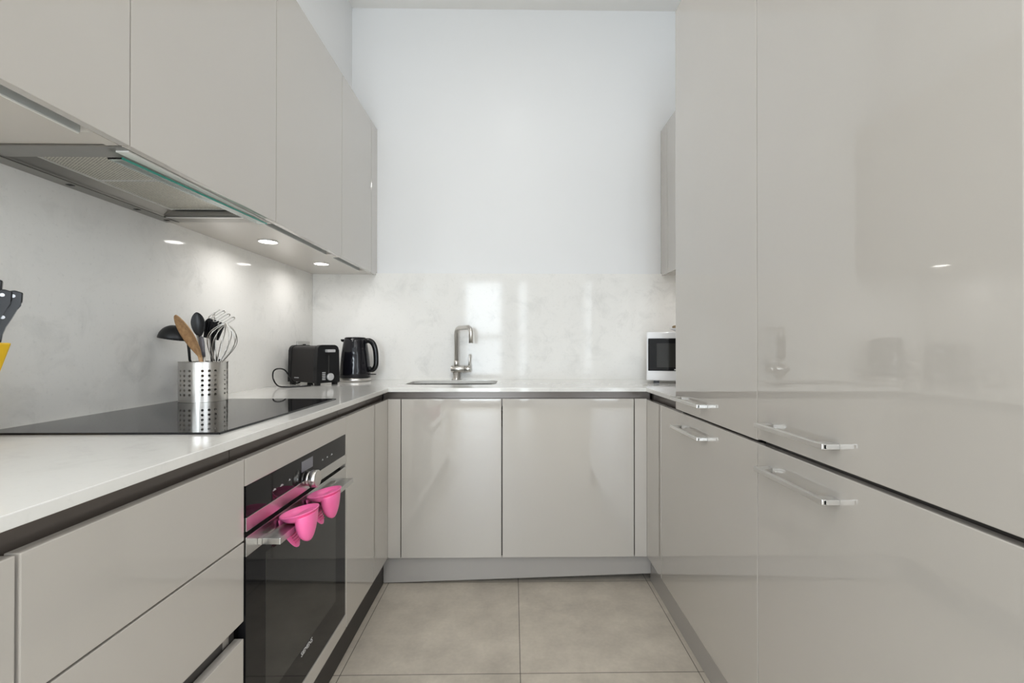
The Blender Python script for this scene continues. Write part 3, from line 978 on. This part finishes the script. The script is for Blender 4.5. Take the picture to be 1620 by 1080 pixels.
zr = [HT + .003, HT + .018]
row0, pitch = HT + .018, .0162
zs = [HT + .0004, row0] + [row0 + pitch * (k + 1) for k in range(6)] + [HT + hh]
off = math.radians(-90 + 1.5 - 7.5)
for c_ in range(NC):
    a0 = off + 2 * PI * c_ / NC; a1 = off + 2 * PI * (c_ + 1) / NC; am = (a0 + a1) / 2
    holecol = (c_ + 1) % 4 != 2 and True
    for k in range(len(zs) - 1):
        z0_, z1_ = zs[k], zs[k + 1]
        if 1 <= k <= 6 and holecol:
            zm = (z0_ + z1_) / 2
            outp = [(a0, z0_), (am, z0_), (a1, z0_), (a1, zm), (a1, z1_), (am, z1_), (a0, z1_), (a0, zm)]
            rh = .0045
            inn = [(am + rh / hr * math.cos(q), zm + rh * math.sin(q)) for q in [math.radians(x) for x in (225, 270, 315, 0, 45, 90, 135, 180)]]
            vo1 = [t.verts.new(hp_(*p)) for p in outp]
            vi1 = [t.verts.new(hp_(*p)) for p in inn]
            for q in range(8):
                f = t.faces.new((vo1[q], vo1[(q + 1) % 8], vi1[(q + 1) % 8], vi1[q])); f.smooth = True
        else:
            v = [t.verts.new(hp_(*p)) for p in ((a0, z0_), (am, z0_), (a1, z0_), (a1, z1_), (am, z1_), (a0, z1_))]
            f = t.faces.new((v[0], v[1], v[4], v[5])); f.smooth = True
            f = t.faces.new((v[1], v[2], v[3], v[4])); f.smooth = True
bmesh.ops.remove_doubles(t, verts=t.verts, dist=.0001)
bmesh.ops.recalc_face_normals(t, faces=t.faces)
w_ = MB(); w_._merge(t)
w_ = w_.obj('perforated_wall', 'steel', r)
sm = w_.modifiers.new('thickness', 'SOLIDIFY'); sm.thickness = .0008; sm.offset = -1
es = w_.modifiers.new('crisp', 'EDGE_SPLIT'); es.split_angle = math.radians(35)
MB().tube([(hx + hr * math.cos(2 * PI * i / 48), hy + hr * math.sin(2 * PI * i / 48), HT + hh) for i in range(48)], .0014, seg=8, closed=True).obj('rim', 'steel', r)
MB().lathe([(hr - .006, .0004), (hr - .001, .003), (hr - .001, .005), (.0, .005)], (hx, hy, HT)).obj('bottom', 'steel', r)


def U(x, z, y=1.60):
    """a place at depth y given by how far left / how high it stands"""
    return Vector((x, y, z))


FL = HT + .008
# ladle: black, bowl turned down, hanging out to the left
r = thing('ladle', (-1.11, 1.57, FL), 'black plastic ladle leaning out to the left of the utensil holder', 'ladle')
MB().tube([(-1.080, 1.60, FL), (-1.112, 1.56, 1.085), (-1.086, 1.515, 1.162)], [.0042, .0042, .005], seg=10, flat=.8).obj('handle', 'matte_black', r)
bw = MB()
rr = []
LB = Matrix.Translation((-1.104, 1.515, 1.150)) @ Matrix.Rotation(math.radians(9), 4, 'Y')
for k in range(0, 10):
    a = k / 9 * PI / 2
    rr.append([tuple(LB @ Vector((-.032 + .0455 * math.cos(a) * math.cos(q), .038 * math.cos(a) * math.sin(q), .047 * math.sin(a)))) for q in [2 * PI * j / 28 for j in range(28)]])
bw.rings(rr, cap0=False, cap1=True)
b_o = bw.obj('bowl', 'matte_black', r)
sm = b_o.modifiers.new('thickness', 'SOLIDIFY'); sm.thickness = .002


def spoon(name, label, mat, base, neck, tip, width, depth, cat, hr_=.005, flat=.6, nose=1.0, mat_h=None, facing=(0.25, -1, .25)):
    base, neck, tip = Vector(base), Vector(neck), Vector(tip)
    r = thing(name, tuple(base), label, cat)
    MB().tube([base, base.lerp(neck, .5), neck], [hr_, hr_, hr_ * 1.0], seg=12, flat=.75).obj('handle', mat_h or mat, r)
    d = (tip - neck); Ln = d.length; d.normalize()
    fc = Vector(facing); fc = (fc - d * fc.dot(d)).normalized()
    sd = d.cross(fc)
    rr = []
    n = 18
    for i in range(n + 1):
        s = (1 - math.cos(PI * i / n)) / 2
        w = width * math.sin(PI * min(1, (s * .97 + .03) ** nose)) ** .55
        w = max(w, hr_ if s < .1 else .0006)
        c = neck + d * (Ln * s)
        ring = []
        m_ = 14
        # front (hollow) side then back side
        for j in range(m_ + 1):
            u = -1 + 2 * j / m_
            ring.append(tuple(c + sd * (w * u) - fc * (depth * (1 - u * u) * math.sin(PI * s) ** .7 - .0012)))
        for j in range(m_, -1, -1):
            u = -1 + 2 * j / m_
            ring.append(tuple(c + sd * (w * u) - fc * (depth * (1 - u * u) * math.sin(PI * s) ** .7 + .0022)))
        rr.append(ring)
    MB().rings(rr).obj('head', mat, r)
    return r


spoon('wooden_spoon', 'wooden spoon leaning left in the utensil holder', 'wood', (-1.085, 1.62, FL), (-1.060, 1.535, 1.097), (-1.068, 1.434, 1.230), .0235, .012, 'spoon', hr_=.0075, nose=1.15, facing=(-.12, -1, .30))
spoon('serving_spoon', 'solid black serving spoon upright behind the wooden spoon', 'matte_black', (-1.105, 1.62, FL), (-1.110, 1.605, 1.165), (-1.124, 1.61, 1.252), .0215, .006, 'spoon', hr_=.0045, nose=1.2)

# slotted turner
r = thing('slotted_turner', (-1.08, 1.62, FL), 'black slotted turner standing behind the whisk', 'spatula')
MB().tube([(-1.085, 1.62, FL), (-1.082, 1.63, 1.08), (-1.084, 1.632, 1.165)], [.005, .0055, .010], seg=10, flat=.6).obj('handle', 'matte_black', r)
tm = Matrix.Translation((-1.087, 1.632, 1.158)) @ Matrix.Rotation(math.radians(12), 4, 'Y')
hd = MB()
hd.prism([(-.028, 0), (.026, 0), (.036, .052), (.030, .064), (.004, .070), (-.026, .070), (-.034, .060)], 'y', -.0012, .0012, M=tm)
hd.obj('blade', 'matte_black', r)
rb = MB()
for k in range(6):
    rb.box(-.024 + .0095 * k - .0012, -.024 + .0095 * k + .0012, -.0028, .0, .010, .060, M=tm)
rb.obj('rib', 'black_plastic', r)

# peeler with a grey handle, standing handle up
r = thing('peeler', (-1.085, 1.575, FL), 'kitchen tool with a dark grey plastic handle, between the spoons and the whisk', 'kitchen tool')
MB().tube([(-1.060, 1.555, 1.095), (-1.063, 1.552, 1.115), (-1.065, 1.55, 1.145), (-1.066, 1.55, 1.162), (-1.066, 1.55, 1.166)], [.005, .0085, .0095, .007, .002], seg=14, flat=.7).obj('handle', 'grey_plastic', r)
MB().tube([(-1.060, 1.565, FL), (-1.060, 1.557, 1.07), (-1.060, 1.555, 1.097)], .0042, seg=10).obj('shaft', 'steel', r)

# steel serving fork, mostly hidden
r = thing('steel_spatula', (-1.10, 1.59, FL), 'slim steel utensil stem behind the wooden spoon', 'kitchen tool')
MB().tube([(-1.085, 1.59, FL), (-1.092, 1.59, 1.10), (-1.108, 1.592, 1.17)], .0035, seg=8).obj('stem', 'steel', r)

# potato masher with zig-zag wire
r = thing('potato_masher', (-1.06, 1.64, FL), 'steel wire potato masher with a zigzag head above the whisk', 'masher')
a_ = Vector((-1.083, 1.645, 1.252)); b2 = Vector((-1.004, 1.60, 1.215))
ax_ = (b2 - a_)
perp = Vector((.0165, .009, .0150))
zz = []
n = 7
st = ax_ / (n - 1)
for i in range(n):
    c = a_ + st * i
    sg = 1 if i % 2 else -1
    zz += [c - perp * sg * .85, c, c + perp * sg * .85]
    if i < n - 1:
        zz += [c + st * .5 + perp * sg * 1.08]
MB().tube(smooth_path(zz, 3), .0018, seg=8).obj('zigzag_head', 'steel', r)
MB().tube([(-1.075, 1.64, 1.08), (-1.083, 1.645, 1.18), (-1.084, 1.645, 1.254)], .0022, seg=8).obj('wire_stem', 'steel', r)
MB().tube([(-1.070, 1.64, 1.08), (-1.10, 1.645, 1.20), (-1.088, 1.645, 1.250)], .0016, seg=8).obj('wire_stem', 'steel', r)
MB().tube([(-1.065, 1.645, FL), (-1.070, 1.64, 1.085)], .009, seg=12).obj('handle', 'black_plastic', r)

# whisk
r = thing('balloon_whisk', (-1.04, 1.58, FL), 'steel balloon whisk leaning right in the utensil holder', 'whisk')
wb = Vector((-1.048, 1.595, 1.045)); wt_ = Vector((-.985, 1.555, 1.209))
wd = (wt_ - wb); wl = wd.length; wd.normalize()
wu = wd.cross(Vector((0, 1, 0))).normalized(); wv = wd.cross(wu)
for k in range(6):
    ph = PI * k / 6
    dr = wu * math.cos(ph) + wv * math.sin(ph)
    pp = []
    for i in range(41):
        s = i / 40
        side = 1 if s < .5 else -1
        # teardrop: along the axis, widest near the top
        u_ = s * 2 if s <= .5 else 2 - s * 2
        hgt = wl * math.sin(u_ * PI / 2) ** 1.0
        rad = .0425 * math.sin(PI * min(1, (hgt / wl)) ** 1.7) ** .8 if hgt / wl < .999 else 0
        pp.append(wb + wd * hgt + dr * (rad * side + .003 * side * (1 - u_)))
    MB().tube(pp, .0013, seg=6).obj('wire', 'steel', r)
MB().tube([(-1.065, 1.60, FL), wb], .009, seg=14).obj('handle', 'steel', r)

# ------------------------------------------------------------------ knife block with knives
r = thing('knife_block', (-1.07, .90, WT1), 'yellow knife block at the left edge of the photo beside the hob', 'knife block')
k_ = MB()
k_.prism([(-1.17, WT1), (-1.037, WT1), (-1.037, WT1 + .016), (-1.048, WT1 + .030), (-1.048, WT1 + .08), (-1.030, WT1 + .14), (-1.004, WT1 + .202), (-1.135, WT1 + .202), (-1.17, WT1 + .12)], 'y', .835, .915, bev=.004)
k_.obj('block', 'yellow_plastic', r)


def knife(x, y, z, lean, scale, label):
    r = thing('kitchen_knife', (x, y, z), label, 'knife', 'knives in the yellow block')
    T = Matrix.Translation((x, y, z)) @ Matrix.Rotation(math.radians(45), 4, 'Z') @ Matrix.Rotation(lean, 4, 'Y') @ Matrix.Scale(scale, 4)
    rt_ = [(13, 543), (15, 530), (19, 519), (27, 505), (34, 491), (37, 483), (41, 479), (42, 464)]
    lf_ = [(31, 461), (24, 462), (22, 470), (21, 480), (15, 494), (8, 509), (4, 522), (2, 533), (2, 543)]
    out = [((px_ - 8) * .00100, (543 - py_) * .001275) for px_, py_ in rt_ + lf_]
    MB().prism(out, 'y', -.0085, .0085, bev=.002, M=T).obj('handle', 'black_plastic', r)
    for (a, b_) in ((.0205, .093), (.007, .050), (.000, .018)):
        rv = MB().cyl((a, -.0095, b_), (a, .0095, b_), .0034, seg=16)
        bmesh.ops.transform(rv.bm, matrix=T, verts=rv.bm.verts)
        rv.obj('rivet', 'silver_plastic', r)
    B(-.004, .003, -.0008, .0008, -.008, .001, M=T).obj('blade', 'steel', r)


knife(-1.017, .900, WT1 + .202, 0, 1.0, 'rightmost black-handled knife in the yellow block, farther back')
knife(-1.018, .882, WT1 + .202, 0, 1.0, 'black-handled knife in the yellow block, just left of the rightmost')
knife(-1.070, .90, WT1 + .202, 0, 1.25, 'tallest black-handled knife, its tip just showing at the photo edge')


# ------------------------------------------------------------------ pink silicone pinch mitts on the oven handle
def mitt(yc, label, rz=0.0):
    r = thing('oven_mitt', (-.56, yc, .69), label, 'oven mitt', 'silicone mitts on the oven handle')
    T = Matrix.Translation((-.5455, yc, .690)) @ Matrix.Rotation(rz, 4, 'Z')
    n = 36

    def ring(cx, ax, ay, z, tilt=0.0, cy=0):
        return [tuple(T @ Vector((cx + ax * math.cos(2 * PI * i / n), cy + ay * math.sin(2 * PI * i / n), z + tilt * (cx + ax * math.cos(2 * PI * i / n))))) for i in range(n)]
    # open mouth
    tl = .20
    bowl = [ring(.000, .014, .024, .0012), ring(.002, .030, .036, .006, .1), ring(.003, .039, .043, .013, .15), ring(.004, .0435, .0465, .0205, tl)]
    lip = [ring(.004, .0455, .0485, .0215, tl), ring(.004, .0455, .0485, .0235, tl), ring(.004, .0425, .0455, .0235, tl)]
    inner = [ring(.003, .037, .040, .014, .17), ring(.003, .026, .030, .0065, .1), ring(.001, .010, .018, .0035)]
    MB().rings(bowl + lip + inner, cap0=True, cap1=True).obj('mouth', 'pink_silicone', r)
    # front pocket, on the room side of the bar
    fr = []
    for s in [0, .05, .12, .22, .34, .46, .58, .70, .80, .88, .94, .98, 1.0]:
        q = math.sqrt(max(0, 1 - s ** 2.2))
        ax = .0005 + .0225 * q
        fr.append(ring(.0225 + .010 * (1 - q), ax, .001 + .041 * q, .0155 - .063 * s, .20 * (1 - s), -.006 * s))
    MB().rings(fr[::-1]).obj('finger_pocket', 'pink_silicone', r)
    # rear pocket: goes down behind the bar and comes forward below it
    bk = []
    for s in [0, .08, .18, .28, .4, .52, .64, .76, .86, .93, .98, 1.0]:
        q = math.sqrt(max(0, 1 - s ** 3.0))
        xx = -.0385 + .032 * max(0, s - .22) ** 1.0
        bk.append(ring(xx, .0008 + .0040 * q, .001 + .029 * q, .006 - .086 * s, 0, .010 + .022 * s))
    bk_o = MB().rings(bk[::-1]).obj('thumb_pocket', 'pink_silicone', r)
    rb = MB()
    for k in range(7):
        s = .36 + .080 * k
        q = math.sqrt(max(0, 1 - s ** 3.0))
        xx = -.0385 + .032 * (s - .22) + .0048 * q
        rb.box(xx - .002, xx + .0012, -.020 * q + .014 + .020 * s, .020 * q + .014 + .020 * s, .006 - .086 * s - .0018, .006 - .086 * s + .0018, M=T)
    rb.obj('grip_ribs', 'pink_rib', bk_o)
    return r


mitt(1.148, 'pink silicone pinch mitt on the oven handle, the nearer of the two')
mitt(1.298, 'pink silicone pinch mitt on the oven handle, the farther of the two')
